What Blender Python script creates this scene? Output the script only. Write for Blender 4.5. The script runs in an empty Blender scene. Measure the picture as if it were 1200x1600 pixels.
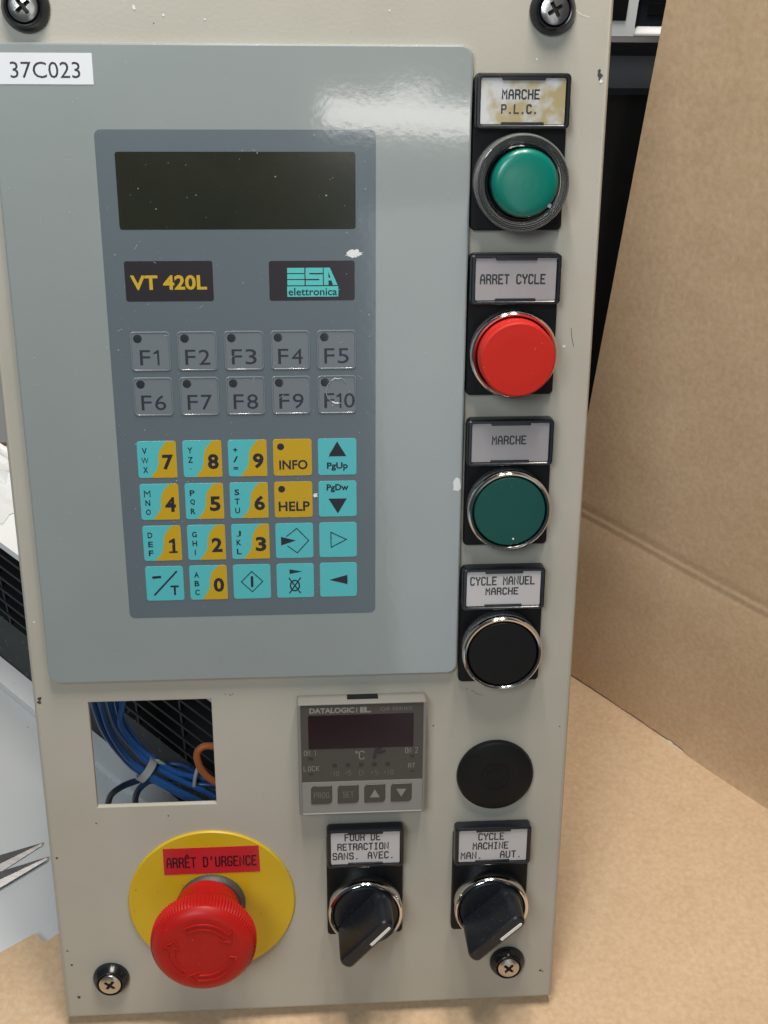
import bpy, bmesh, math, random
from mathutils import Vector, Matrix
random.seed(7)
S = bpy.context.scene
COL = S.collection
MM = 0.001
R = math.radians

# ---------------------------------------------------------------- camera
LEAN = R(20)                                   # the panel leans back 20 degrees
UPV = Vector((0, math.cos(LEAN), math.sin(LEAN)))      # world up / front in panel axes (u, v, w)
FWV = Vector((0, -math.sin(LEAN), math.cos(LEAN)))
def p2w(q):                                    # panel direction -> world direction
    q = Vector(q); return Vector((q.x, -q.dot(FWV), q.dot(UPV)))
PV0 = -144.6                                   # v of the panel's bottom edge
def P2W(u, v, w):                              # panel point (mm) -> world point (m)
    return p2w((u, v - PV0, w)) * MM
cam = bpy.data.cameras.new('camera'); co = bpy.data.objects.new('camera', cam); COL.objects.link(co)
rt, dn, fd = p2w((0.9978, 0.0037, 0.0659)), p2w((-0.0187, -0.9415, 0.3364)), p2w((0.0633, -0.3369, -0.9394))
co.matrix_world = Matrix(((rt.x, -dn.x, -fd.x, 0), (rt.y, -dn.y, -fd.y, 0), (rt.z, -dn.z, -fd.z, 0), (0, 0, 0, 1)))
co.location = P2W(82.2, 214.61, 396.7)
cam.sensor_fit = 'VERTICAL'; cam.sensor_height = 24; cam.lens = 24 * 1866.1 / 1600
cam.clip_start = 0.005; cam.clip_end = 50
S.camera = co
S.render.resolution_x, S.render.resolution_y = 768, 1024

# ---------------------------------------------------------------- light
wd = bpy.data.worlds.new('World'); S.world = wd; wd.use_nodes = True
bg = wd.node_tree.nodes['Background']; bg.inputs[0].default_value = (0.80, 0.90, 1.0, 1); bg.inputs[1].default_value = 0.05
def area(name, loc, target, sx, sy, watts, color, roll=0):
    l = bpy.data.lights.new(name, 'AREA'); l.shape = 'RECTANGLE'; l.size = sx; l.size_y = sy
    l.energy = watts; l.color = color
    o = bpy.data.objects.new(name, l); COL.objects.link(o); o.location = loc
    d = Vector(target) - Vector(loc)
    o.rotation_euler = (d.to_track_quat('-Z', 'Y').to_matrix() @ Matrix.Rotation(roll, 3, 'Z')).to_euler()
    return o
# two fluorescent tubes overhead
for x in (0.04, 0.22):
    area('ceiling_tube', (x, 0.12, 0.98), (x, 0.12, 0), 0.05, 0.4, 4.3, (1.0, 0.93, 0.83))
# cool light from a window in front on the left
area('window_light', (-0.24, -0.66, 0.98), (0.12, 0.08, 0.25), 0.36, 0.36, 4.9, (0.84, 0.95, 1.0))
# the far tube that mirrors in the glossy keypad film
def mirrored(u, v, D):                          # point at panel height D that mirrors at (u, v) of the film
    k = (D + 390.7) / 393.7
    return P2W(82.2 + (u - 82.2) * k, 214.6 + (v - 214.6) * k, D)
area('far_tube', mirrored(117.5, 205.0, 2500), P2W(110, 205, 3), 0.42, 0.07, 1.1, (1.0, 0.96, 0.9), R(-5))
area('far_lamp', mirrored(117.5, 212.4, 2500), P2W(110, 205, 3), 0.10, 0.035, 0.08, (1.0, 0.96, 0.9))

# a tall pale window far behind the photographer: the sheen on the right of the film
area('far_window', mirrored(131, 95, 2500), P2W(120, 90, 3), 0.34, 1.25, 2.0, (0.85, 0.93, 1.0), R(3))

S.view_settings.view_transform = 'Standard'; S.view_settings.look = 'None'
S.view_settings.exposure = 0; S.view_settings.gamma = 1; S.view_settings.use_curve_mapping = False
S.cycles.max_bounces = 8; S.cycles.transparent_max_bounces = 8
S.cycles.caustics_reflective = False; S.cycles.caustics_refractive = False

# ---------------------------------------------------------------- materials
def mat(name, col, rough=0.5, metal=0.0, col2=None, nscale=200.0, namt=0.5, bump=0.0, bscale=600.0, coat=0.0, coatr=0.1,
        spec=0.5, detail=4, rvar=0.0, stretch=None, trans=0.0, speck=None):
    m = bpy.data.materials.new(name); m.use_nodes = True
    nt = m.node_tree; b = nt.nodes['Principled BSDF']
    b.inputs['Base Color'].default_value = (*col, 1); b.inputs['Roughness'].default_value = rough
    b.inputs['Metallic'].default_value = metal; b.inputs['Specular IOR Level'].default_value = spec
    b.inputs['Coat Weight'].default_value = coat; b.inputs['Coat Roughness'].default_value = coatr
    b.inputs['Transmission Weight'].default_value = trans
    def node(t, **k):
        n = nt.nodes.new(t)
        for a, v in k.items(): setattr(n, a, v)
        return n
    tc = node('ShaderNodeTexCoord'); vec = tc.outputs['Object']
    if stretch:
        mp = node('ShaderNodeMapping'); mp.inputs['Scale'].default_value = stretch
        nt.links.new(vec, mp.inputs['Vector']); vec = mp.outputs['Vector']
    out = None
    if col2:
        n = node('ShaderNodeTexNoise'); n.inputs['Scale'].default_value = nscale; n.inputs['Detail'].default_value = detail
        nt.links.new(vec, n.inputs['Vector'])
        r = node('ShaderNodeValToRGB'); r.color_ramp.elements[0].position = 0.5 - namt / 2; r.color_ramp.elements[1].position = 0.5 + namt / 2
        r.color_ramp.elements[0].color = (*col, 1); r.color_ramp.elements[1].color = (*col2, 1)
        nt.links.new(n.outputs['Fac'], r.inputs['Fac']); out = r.outputs['Color']
    if speck:                                   # (colour, scale, threshold): dust specks
        v = node('ShaderNodeTexNoise'); v.inputs['Scale'].default_value = speck[1]; v.inputs['Detail'].default_value = 1
        nt.links.new(tc.outputs['Object'], v.inputs['Vector'])
        r2 = node('ShaderNodeValToRGB'); r2.color_ramp.elements[0].position = speck[2]; r2.color_ramp.elements[1].position = min(1, speck[2] + 0.03)
        nt.links.new(v.outputs['Fac'], r2.inputs['Fac'])
        mx = node('ShaderNodeMix', data_type='RGBA'); nt.links.new(r2.outputs['Color'], mx.inputs['Factor'])
        if out: nt.links.new(out, mx.inputs['A'])
        else: mx.inputs['A'].default_value = (*col, 1)
        mx.inputs['B'].default_value = (*speck[0], 1); out = mx.outputs['Result']
    if out: nt.links.new(out, b.inputs['Base Color'])
    if rvar:
        n = node('ShaderNodeTexNoise'); n.inputs['Scale'].default_value = 60; n.inputs['Detail'].default_value = 5
        nt.links.new(tc.outputs['Object'], n.inputs['Vector'])
        mr = node('ShaderNodeMapRange'); mr.inputs['To Min'].default_value = rough - rvar; mr.inputs['To Max'].default_value = rough + rvar
        mr.inputs['From Min'].default_value = 0.3; mr.inputs['From Max'].default_value = 0.7
        nt.links.new(n.outputs['Fac'], mr.inputs['Value']); nt.links.new(mr.outputs['Result'], b.inputs['Roughness'])
    if bump:
        n = node('ShaderNodeTexNoise'); n.inputs['Scale'].default_value = bscale; n.inputs['Detail'].default_value = 3
        nt.links.new(tc.outputs['Object'], n.inputs['Vector'])
        bp = node('ShaderNodeBump'); bp.inputs['Strength'].default_value = 1.0; bp.inputs['Distance'].default_value = bump * MM
        nt.links.new(n.outputs['Fac'], bp.inputs['Height']); nt.links.new(bp.outputs['Normal'], b.inputs['Normal'])
        if coat: nt.links.new(bp.outputs['Normal'], b.inputs['Coat Normal'])
    return m

M = {}
M['paint'] = mat('panel_paint', (0.395, 0.37, 0.315), 0.42, col2=(0.455, 0.43, 0.375), nscale=22, namt=0.7, detail=7, bump=0.045, bscale=800, rvar=0.08, speck=((0.30, 0.28, 0.24), 700, 0.775))
M['chip'] = mat('chip_dark', (0.05, 0.045, 0.04), 0.6)
M['chipw'] = mat('chip_light', (0.70, 0.70, 0.68), 0.5)
M['film'] = mat('grey_film', (0.255, 0.286, 0.288), 0.28, col2=(0.275, 0.306, 0.306), nscale=25, bump=0.010, bscale=430, coat=0.9, coatr=0.065, speck=((0.42, 0.46, 0.47), 1300, 0.77))
M['overlay'] = mat('slate_film', (0.108, 0.138, 0.160), 0.28, col2=(0.118, 0.148, 0.170), nscale=25, bump=0.010, bscale=430, coat=0.9, coatr=0.065, speck=((0.28, 0.30, 0.32), 1300, 0.76))
M['fkey'] = mat('function_key_film', (0.155, 0.178, 0.20), 0.3, bump=0.012, bscale=420, coat=0.5, coatr=0.08, speck=((0.28, 0.30, 0.32), 1300, 0.76))
M['teal'] = mat('teal_film', (0.085, 0.46, 0.50), 0.3, bump=0.01, bscale=420, coat=0.5, coatr=0.08, speck=((0.30, 0.55, 0.56), 1300, 0.77))
M['amber'] = mat('amber_film', (0.52, 0.325, 0.010), 0.3, bump=0.01, bscale=420, coat=0.5, coatr=0.08, speck=((0.55, 0.45, 0.2), 1300, 0.77))
M['ink'] = mat('dark_ink', (0.018, 0.018, 0.03), 0.35, coat=0.3)
M['inkf'] = mat('function_ink', (0.03, 0.03, 0.045), 0.35, coat=0.3)
M['dot'] = mat('indicator_dark', (0.022, 0.026, 0.035), 0.3, coat=0.3)
M['lcd'] = mat('display_window', (0.027, 0.027, 0.016), 0.16, col2=(0.015, 0.019, 0.014), nscale=40, bump=0.006, bscale=420, coat=0.5, coatr=0.05, speck=((0.16, 0.17, 0.15), 1300, 0.76))
M['badge'] = mat('badge_black', (0.028, 0.024, 0.028), 0.25, coat=0.4, coatr=0.08, speck=((0.16, 0.17, 0.17), 1300, 0.76))
M['badgey'] = mat('badge_yellow', (0.52, 0.34, 0.02), 0.4)
M['badget'] = mat('badge_teal', (0.09, 0.50, 0.50), 0.4)
M['peel'] = mat('peeled_film', (0.72, 0.74, 0.74), 0.5, bump=0.1, bscale=1500)
M['dust'] = mat('pale_dust', (0.42, 0.45, 0.46), 0.7)
M['scuff'] = mat('scuffed_film', (0.22, 0.25, 0.28), 0.6, bump=0.1, bscale=1500)
M['blk'] = mat('black_plastic', (0.0055, 0.006, 0.007), 0.45, spec=0.25, bump=0.02, bscale=1500, rvar=0.05)
M['blkg'] = mat('black_gloss_plastic', (0.008, 0.010, 0.014), 0.22)
M['knob'] = mat('knob_plastic', (0.008, 0.010, 0.014), 0.32, bump=0.02, bscale=1800, speck=((0.06, 0.065, 0.07), 1500, 0.7))
M['chrome'] = mat('chrome', (0.78, 0.77, 0.76), 0.10, metal=1.0)
M['chromeb'] = mat('worn_chrome', (0.55, 0.55, 0.56), 0.22, metal=1.0, bump=0.03, bscale=1500)
M['barrel'] = mat('grey_barrel', (0.10, 0.105, 0.115), 0.5, metal=0.4, bump=0.15, bscale=2200, speck=((0.35, 0.35, 0.36), 2000, 0.62))
M['lab'] = mat('label_paper', (0.50, 0.475, 0.49), 0.5, coat=0.5, coatr=0.12, col2=(0.54, 0.515, 0.53), nscale=60)
M['labgrey'] = mat('label_grey', (0.30, 0.28, 0.295), 0.5, coat=0.5, coatr=0.12, col2=(0.36, 0.335, 0.35), nscale=70)
M['labold'] = mat('label_stained', (0.50, 0.51, 0.53), 0.5, coat=0.5, coatr=0.12, col2=(0.36, 0.29, 0.15), nscale=130, namt=0.16, detail=8)
M['inkl'] = mat('label_ink', (0.02, 0.02, 0.025), 0.5, coat=0.3)
M['red'] = mat('red_plastic', (0.52, 0.018, 0.010), 0.45, spec=0.3, speck=((0.75, 0.2, 0.18), 1200, 0.76))
M['redm'] = mat('red_mushroom_plastic', (0.40, 0.007, 0.006), 0.42, spec=0.3, col2=(0.46, 0.011, 0.008), nscale=90, detail=7, rvar=0.08, speck=((0.60, 0.12, 0.10), 1100, 0.76), bump=0.015, bscale=900)
M['green'] = mat('green_lens', (0.0, 0.155, 0.115), 0.30, coat=0.3, coatr=0.2)
M['dgreen'] = mat('dark_green_plastic', (0.0, 0.066, 0.055), 0.42, speck=((0.15, 0.25, 0.23), 1500, 0.77))
M['clear'] = mat('clear_plastic', (0.86, 0.92, 0.91), 0.08, trans=0.84)
M['clear'].node_tree.nodes['Principled BSDF'].inputs['IOR'].default_value = 1.45
M['glass'] = mat('clear_plastic_face', (0.95, 0.98, 0.97), 0.05, trans=0.90)
M['glass'].node_tree.nodes['Principled BSDF'].inputs['IOR'].default_value = 1.49
M['yellow'] = mat('yellow_plate', (0.56, 0.365, 0.006), 0.40, col2=(0.61, 0.415, 0.014), nscale=45, namt=0.5, detail=7, bump=0.02, rvar=0.08, speck=((0.40, 0.25, 0.03), 600, 0.75))
M['redtape'] = mat('red_label_tape', (0.50, 0.022, 0.03), 0.3, bump=0.05, bscale=800)
M['inkt'] = mat('tape_ink', (0.03, 0.006, 0.01), 0.4)
M['collar'] = mat('collar_metal', (0.10, 0.095, 0.092), 0.55, metal=0.5, bump=0.15, bscale=1800)
M['ctl'] = mat('controller_case', (0.20, 0.195, 0.18), 0.45, bump=0.02, bscale=1200)
M['ctlf'] = mat('controller_face', (0.062, 0.057, 0.050), 0.35)
M['ctlstrip'] = mat('controller_strip', (0.235, 0.228, 0.22), 0.4)
M['ctlkey'] = mat('controller_key', (0.058, 0.053, 0.046), 0.4)
M['ctldisp'] = mat('controller_display', (0.018, 0.006, 0.007), 0.15)
M['ctlprint'] = mat('controller_print', (0.25, 0.235, 0.215), 0.5)
M['ctlfaint'] = mat('controller_faint_print', (0.16, 0.15, 0.135), 0.5)
M['ctlled'] = mat('controller_led', (0.035, 0.028, 0.026), 0.3)
M['screw'] = mat('screw_steel', (0.55, 0.53, 0.50), 0.28, metal=1.0, bump=0.02, bscale=1500)
M['sticker'] = mat('white_sticker', (0.72, 0.74, 0.78), 0.45)
M['white'] = mat('white_paint', (0.72, 0.72, 0.72), 0.4)

def cardboard_mat():
    m = bpy.data.materials.new('cardboard'); m.use_nodes = True; nt = m.node_tree; b = nt.nodes['Principled BSDF']
    L = nt.links.new; tc = nt.nodes.new('ShaderNodeTexCoord')
    def noise(sc, det, st=None, dist=0):
        n = nt.nodes.new('ShaderNodeTexNoise'); n.inputs['Scale'].default_value = sc; n.inputs['Detail'].default_value = det; n.inputs['Distortion'].default_value = dist
        v = tc.outputs['Object']
        if st:
            mp = nt.nodes.new('ShaderNodeMapping'); mp.inputs['Scale'].default_value = st; L(v, mp.inputs['Vector']); v = mp.outputs['Vector']
        L(v, n.inputs['Vector']); return n.outputs['Fac']
    def ramp(f, a, ca, z, cz):
        r = nt.nodes.new('ShaderNodeValToRGB'); r.color_ramp.elements[0].position = a; r.color_ramp.elements[1].position = z
        r.color_ramp.elements[0].color = (*ca, 1); r.color_ramp.elements[1].color = (*cz, 1); L(f, r.inputs['Fac']); return r.outputs['Color']
    def mix(a, c, f, mode='MIX'):
        x = nt.nodes.new('ShaderNodeMix'); x.data_type = 'RGBA'; x.blend_type = mode
        if isinstance(f, float): x.inputs['Factor'].default_value = f
        else: L(f, x.inputs['Factor'])
        L(a, x.inputs['A'])
        L(c, x.inputs['B']); return x.outputs['Result']
    base = ramp(noise(45, 6), 0.35, (0.575, 0.405, 0.258), 0.65, (0.610, 0.443, 0.290))
    fine = ramp(noise(420, 8), 0.32, (0.495, 0.340, 0.203), 0.70, (0.660, 0.492, 0.332))
    fib = ramp(noise(420, 3, (1, 1, 0.3), 0.5), 0.60, (0, 0, 0), 0.74, (1, 1, 1))
    c = mix(base, fine, 0.5)
    light = nt.nodes.new('ShaderNodeRGB'); light.outputs[0].default_value = (0.68, 0.55, 0.41, 1)
    f2 = nt.nodes.new('ShaderNodeMath'); f2.operation = 'MULTIPLY'; L(fib, f2.inputs[0]); f2.inputs[1].default_value = 0.35
    c = mix(c, light.outputs[0], f2.outputs[0])
    L(c, b.inputs['Base Color']); b.inputs['Roughness'].default_value = 0.75; b.inputs['Specular IOR Level'].default_value = 0.25
    bp = nt.nodes.new('ShaderNodeBump'); bp.inputs['Distance'].default_value = 0.03 * MM; L(noise(700, 6), bp.inputs['Height'])
    b2 = nt.nodes.new('ShaderNodeBump'); b2.inputs['Distance'].default_value = 1.6 * MM; L(noise(14, 3), b2.inputs['Height']); L(bp.outputs['Normal'], b2.inputs['Normal']); L(b2.outputs['Normal'], b.inputs['Normal'])
    return m
M['card'] = cardboard_mat()
M['torn'] = mat('torn_card', (0.72, 0.60, 0.46), 0.9, col2=(0.60, 0.45, 0.30), nscale=900, bump=0.2, bscale=1500)
M['table'] = mat('table_laminate', (0.68, 0.71, 0.74), 0.45, col2=(0.71, 0.74, 0.77), nscale=12, speck=((0.45, 0.46, 0.47), 160, 0.76))
M['brown'] = mat('brown_edge', (0.16, 0.07, 0.04), 0.5)
M['mach'] = mat('machine_black', (0.006, 0.0065, 0.008), 0.5, spec=0.25, bump=0.03, bscale=900)
M['machd'] = mat('machine_dusty', (0.012, 0.018, 0.022), 0.6, col2=(0.022, 0.030, 0.035), nscale=90, namt=0.4, speck=((0.10, 0.115, 0.12), 260, 0.68))
M['machw'] = mat('machine_white', (0.80, 0.81, 0.82), 0.4, speck=((0.4, 0.4, 0.4), 500, 0.74))
M['blue'] = mat('blue_cable', (0.025, 0.13, 0.40), 0.28, col2=(0.032, 0.15, 0.46), nscale=100)
M['dblue'] = mat('dark_blue_cable', (0.014, 0.05, 0.15), 0.36)
M['orange'] = mat('orange_cable', (0.52, 0.15, 0.045), 0.45)
M['clip'] = mat('grey_clip', (0.5, 0.5, 0.48), 0.5, bump=0.02)
M['steel'] = mat('scissor_steel', (0.30, 0.30, 0.31), 0.38, metal=1.0, col2=(0.20, 0.20, 0.21), nscale=90, stretch=(1, 6, 1))
M['bag'] = mat('thin_plastic', (0.70, 0.72, 0.73), 0.25)
M['dgrey'] = mat('dark_grey_plastic', (0.016, 0.018, 0.022), 0.8, spec=0.03)

# ---------------------------------------------------------------- mesh builder in panel axes (u right, v up, w out), mm
class MB:
    def __init__(s, *mats): s.v = []; s.f = []; s.m = []; s.mats = list(mats); s.cur = 0
    def use(s, m):
        if m not in s.mats: s.mats.append(m)
        s.cur = s.mats.index(m); return s
    def face(s, idx): s.f.append(list(idx)); s.m.append(s.cur)
    def ring(s, pts):
        a = len(s.v); s.v.extend([tuple(p) for p in pts]); return list(range(a, a + len(pts)))
    def bridge(s, a, b, closed=True):
        n = len(a)
        for i in range(n if closed else n - 1):
            j = (i + 1) % n; s.face((a[i], a[j], b[j], b[i]))
    def loft(s, rings, bottom=False, top=True, closed=True):
        ids = [s.ring(r) for r in rings]
        for a, b in zip(ids, ids[1:]): s.bridge(a, b, closed)
        if top: s.face(ids[-1])
        if bottom: s.face(ids[0][::-1])
        return ids
    def rrect(s, cx, cy, w, h, r, z, inset=0, n=5):
        w -= 2 * inset; h -= 2 * inset; r = max(0.02, min(r - inset if r > inset else 0.02, w / 2 - .001, h / 2 - .001)); P = []
        for k, (sx, sy) in enumerate(((1, 1), (-1, 1), (-1, -1), (1, -1))):
            for i in range(n + 1):
                a = (k + i / n) * math.pi / 2
                P.append((cx + sx * (w / 2 - r) + r * math.cos(a), cy + sy * (h / 2 - r) + r * math.sin(a), z))
        return P
    def rbox(s, cx, cy, w, h, r, z0, z1, bev=0.3, bottom=False, n=5):
        if bev > 0:
            rg = [s.rrect(cx, cy, w, h, r, z0, 0, n), s.rrect(cx, cy, w, h, r, z1 - bev, 0, n), s.rrect(cx, cy, w, h, r, z1 - bev * .3, bev * .3, n), s.rrect(cx, cy, w, h, r, z1, bev, n)]
        else: rg = [s.rrect(cx, cy, w, h, r, z0, 0, n), s.rrect(cx, cy, w, h, r, z1, 0, n)]
        s.loft(rg, bottom); return s
    def rframe(s, cx, cy, w, h, r, iw, ih, ir, z0, z1, zi, bev=0.4, n=5, icx=None, icy=None):
        icx = cx if icx is None else icx; icy = cy if icy is None else icy
        rg = [s.rrect(cx, cy, w, h, r, z0, 0, n), s.rrect(cx, cy, w, h, r, z1 - bev, 0, n), s.rrect(cx, cy, w, h, r, z1 - bev * .3, bev * .3, n), s.rrect(cx, cy, w, h, r, z1, bev, n),
              s.rrect(icx, icy, iw, ih, ir, z1, -bev * .6, n), s.rrect(icx, icy, iw, ih, ir, z1 - bev * .6, 0, n), s.rrect(icx, icy, iw, ih, ir, zi, 0, n)]
        s.loft(rg, False, False); return s
    def rflat(s, cx, cy, w, h, r, z, n=5):
        s.face(s.ring(s.rrect(cx, cy, w, h, r, z, 0, n))); return s
    def lathe(s, cx, cy, prof, n=64, top=True, mod=None):
        rg = []
        for k, (r, z) in enumerate(prof):
            rg.append([(cx + (r + (mod(k, i) if mod else 0)) * math.cos(2 * math.pi * i / n), cy + (r + (mod(k, i) if mod else 0)) * math.sin(2 * math.pi * i / n), z) for i in range(n)])
        s.loft(rg, False, top); return s
    def disc(s, cx, cy, r, z, n=32, jit=0):
        s.face(s.ring([(cx + r * (1 + random.uniform(-jit, jit)) * math.cos(2 * math.pi * i / n), cy + r * (1 + random.uniform(-jit, jit)) * math.sin(2 * math.pi * i / n), z) for i in range(n)])); return s
    def poly(s, pts, z): s.face(s.ring([(x, y, z) for x, y in pts])); return s
    def prism(s, pts, z0, z1, bev=0):
        if bev:
            c = Vector((sum(p[0] for p in pts) / len(pts), sum(p[1] for p in pts) / len(pts)))
            ins = []
            for p in pts:
                d = Vector(p) - c; L = max(d.length, 1e-6); d *= max(0, (L - bev)) / L; ins.append((c.x + d.x, c.y + d.y))
            s.loft([[(x, y, z0) for x, y in pts], [(x, y, z1 - bev) for x, y in pts], [(x, y, z1) for x, y in ins]])
        else: s.loft([[(x, y, z0) for x, y in pts], [(x, y, z1) for x, y in pts]])
        return s
    def stroke(s, pts, wd, z, closed=False):
        P = [Vector(p) for p in pts]; n = len(P); Lf, Rt = [], []
        for i in range(n):
            a = P[i - 1] if (i > 0 or closed) else None; b = P[(i + 1) % n] if (i < n - 1 or closed) else None
            d1 = (P[i] - a).normalized() if a is not None else None; d2 = (b - P[i]).normalized() if b is not None else None
            if d1 is None: d1 = d2
            if d2 is None: d2 = d1
            t = (d1 + d2)
            t = t.normalized() if t.length > 1e-4 else d1
            nn = Vector((-t.y, t.x)); k = 1 / max(0.5, nn.dot(Vector((-d1.y, d1.x)))); q = P[i].copy()
            if not closed and i == 0: q = q - d2 * wd * .4
            if not closed and i == n - 1: q = q + d1 * wd * .4
            Lf.append(q + nn * wd / 2 * k); Rt.append(q - nn * wd / 2 * k)
        a = s.ring([(p.x, p.y, z) for p in Lf]); b = s.ring([(p.x, p.y, z) for p in Rt])
        s.bridge(b, a, closed); return s
    def tube(s, pts, r, n=10, cap=True):
        P = smooth(pts); rg = []; up = Vector((0.31, 0.2, 0.93)).normalized()
        for i, p in enumerate(P):
            t = (P[min(i + 1, len(P) - 1)] - P[max(i - 1, 0)]).normalized()
            a = t.cross(up).normalized(); b = a.cross(t)
            rg.append([tuple(p + (a * math.cos(2 * math.pi * k / n) + b * math.sin(2 * math.pi * k / n)) * r) for k in range(n)])
        s.loft(rg, cap, cap); return s
    def box(s, x0, x1, y0, y1, z0, z1):
        s.loft([[(x0, y0, z0), (x1, y0, z0), (x1, y1, z0), (x0, y1, z0)], [(x0, y0, z1), (x1, y0, z1), (x1, y1, z1), (x0, y1, z1)]], True); return s

def smooth(pts, k=8):
    P = [Vector(p) for p in pts]; out = []
    for i in range(len(P) - 1):
        p0, p1, p2, p3 = P[max(i - 1, 0)], P[i], P[i + 1], P[min(i + 2, len(P) - 1)]
        for j in range(k):
            t = j / k
            out.append(0.5 * ((2 * p1) + (p2 - p0) * t + (2 * p0 - 5 * p1 + 4 * p2 - p3) * t * t + (3 * p1 - p0 - 3 * p2 + p3) * t ** 3))
    out.append(P[-1]); return out

ORIG = {}                                       # object -> its origin in panel (or world) mm
def finish(name, mb, verts, parent, rel, sharp=32, label=None, kind=None):
    me = bpy.data.meshes.new(name); me.from_pydata(verts, [], mb.f)
    for m in mb.mats: me.materials.append(M[m])
    me.polygons.foreach_set('material_index', mb.m)
    me.polygons.foreach_set('use_smooth', [True] * len(mb.f))
    bm = bmesh.new(); bm.from_mesh(me); bmesh.ops.recalc_face_normals(bm, faces=bm.faces) if len(mb.f) > 1 and mb_closed(mb) else None
    bm.to_mesh(me); bm.free()
    me.set_sharp_from_angle(angle=R(sharp)); me.update()
    for p in me.polygons:
        if len(p.vertices) > 4 or abs(p.normal.y) > 0.9995: p.use_smooth = False
    o = bpy.data.objects.new(name, me); COL.objects.link(o)
    o.parent = parent; o.location = rel
    if label: o['label'] = label
    if kind: o['kind'] = kind
    return o
def mb_closed(mb): return not getattr(mb, 'flat', False)

# a part of the panel: vertices in panel mm, origin at org
def part(name, mb, parent, org=None, sharp=32, label=None, kind=None):
    if org is None:
        n = len(mb.v); org = tuple((min(p[k] for p in mb.v) + max(p[k] for p in mb.v)) / 2 for k in range(3))
    po = ORIG[parent.name]
    vs = [((u - org[0]) * MM, -(w - org[2]) * MM, (v - org[1]) * MM) for u, v, w in mb.v]
    rel = ((org[0] - po[0]) * MM, -(org[2] - po[2]) * MM, (org[1] - po[1]) * MM)
    o = finish(name, mb, vs, parent, rel, sharp, label, kind); ORIG[o.name] = org; return o
# a thing or part in world mm (x right, y back, z up)
def wpart(name, mb, parent=None, org=None, sharp=32, label=None, kind=None):
    if org is None: org = tuple((min(p[k] for p in mb.v) + max(p[k] for p in mb.v)) / 2 for k in range(2)) + (min(p[2] for p in mb.v),)
    po = ORIG[parent.name] if parent else (0, 0, 0)
    vs = [((x - org[0]) * MM, (y - org[1]) * MM, (z - org[2]) * MM) for x, y, z in mb.v]
    o = finish(name, mb, vs, parent, tuple((org[k] - po[k]) * MM for k in range(3)), sharp, label, kind); ORIG[o.name] = org; return o
def thing(name, label, cat, org=(0, 0, 0), group=None):
    o = bpy.data.objects.new(name, None); COL.objects.link(o); o.empty_display_size = 0.02
    o.location = tuple(c * MM for c in org); ORIG[o.name] = org
    o['label'] = label; o['category'] = cat
    if group: o['group'] = group
    return o
def tag(o, label, cat, group=None):
    o['label'] = label; o['category'] = cat
    if group: o['group'] = group
    return o

# ---------------------------------------------------------------- lettering
FC = {}
def glyphs(txt, bold=0.0):
    key = (txt, bold)
    if key not in FC:
        c = bpy.data.curves.new('lettering', 'FONT'); c.body = txt; c.size = 1; c.offset = bold; c.resolution_u = 3
        o = bpy.data.objects.new('lettering', c); COL.objects.link(o)
        dg = bpy.context.evaluated_depsgraph_get(); me = bpy.data.meshes.new_from_object(o.evaluated_get(dg))
        V = [(v.co.x, v.co.y) for v in me.vertices]; Fs = [tuple(p.vertices) for p in me.polygons]
        bpy.data.objects.remove(o); bpy.data.curves.remove(c); bpy.data.meshes.remove(me)
        x0 = min(p[0] for p in V); x1 = max(p[0] for p in V); y0 = min(p[1] for p in V); y1 = max(p[1] for p in V)
        FC[key] = ([((x - x0) / max(x1 - x0, 1e-6), (y - y0) / max(y1 - y0, 1e-6)) for x, y in V], Fs)
    return FC[key]
def one(mb, u0, u1, v0, v1, z, th, foot=False):   # the figure one: flag, stem and, for the bold keys, a foot
    w, h = u1 - u0, v1 - v0; x1 = u1 - (.18 * w if foot else 0); x0 = x1 - th
    mb.poly([(x0, v0), (x1, v0), (x1, v1), (x0 + th * .35, v1), (u0, v1 - .17 * h), (u0, v1 - .17 * h - th * .75), (x0, v1 - .17 * h - th * .45)], z)
    if foot: mb.poly([(u0 - .05 * w, v0), (u1 + .1 * w, v0), (u1 + .1 * w, v0 + th * .6), (u0 - .05 * w, v0 + th * .6)], z + .003)
def text(mb, txt, u0, u1, v0, v1, z, bold=0.0):
    V, Fs = glyphs(txt, bold); a = len(mb.v)
    mb.v.extend([(u0 + x * (u1 - u0), v0 + y * (v1 - v0), z) for x, y in V])
    for f in Fs: mb.face([a + i for i in f])
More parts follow.
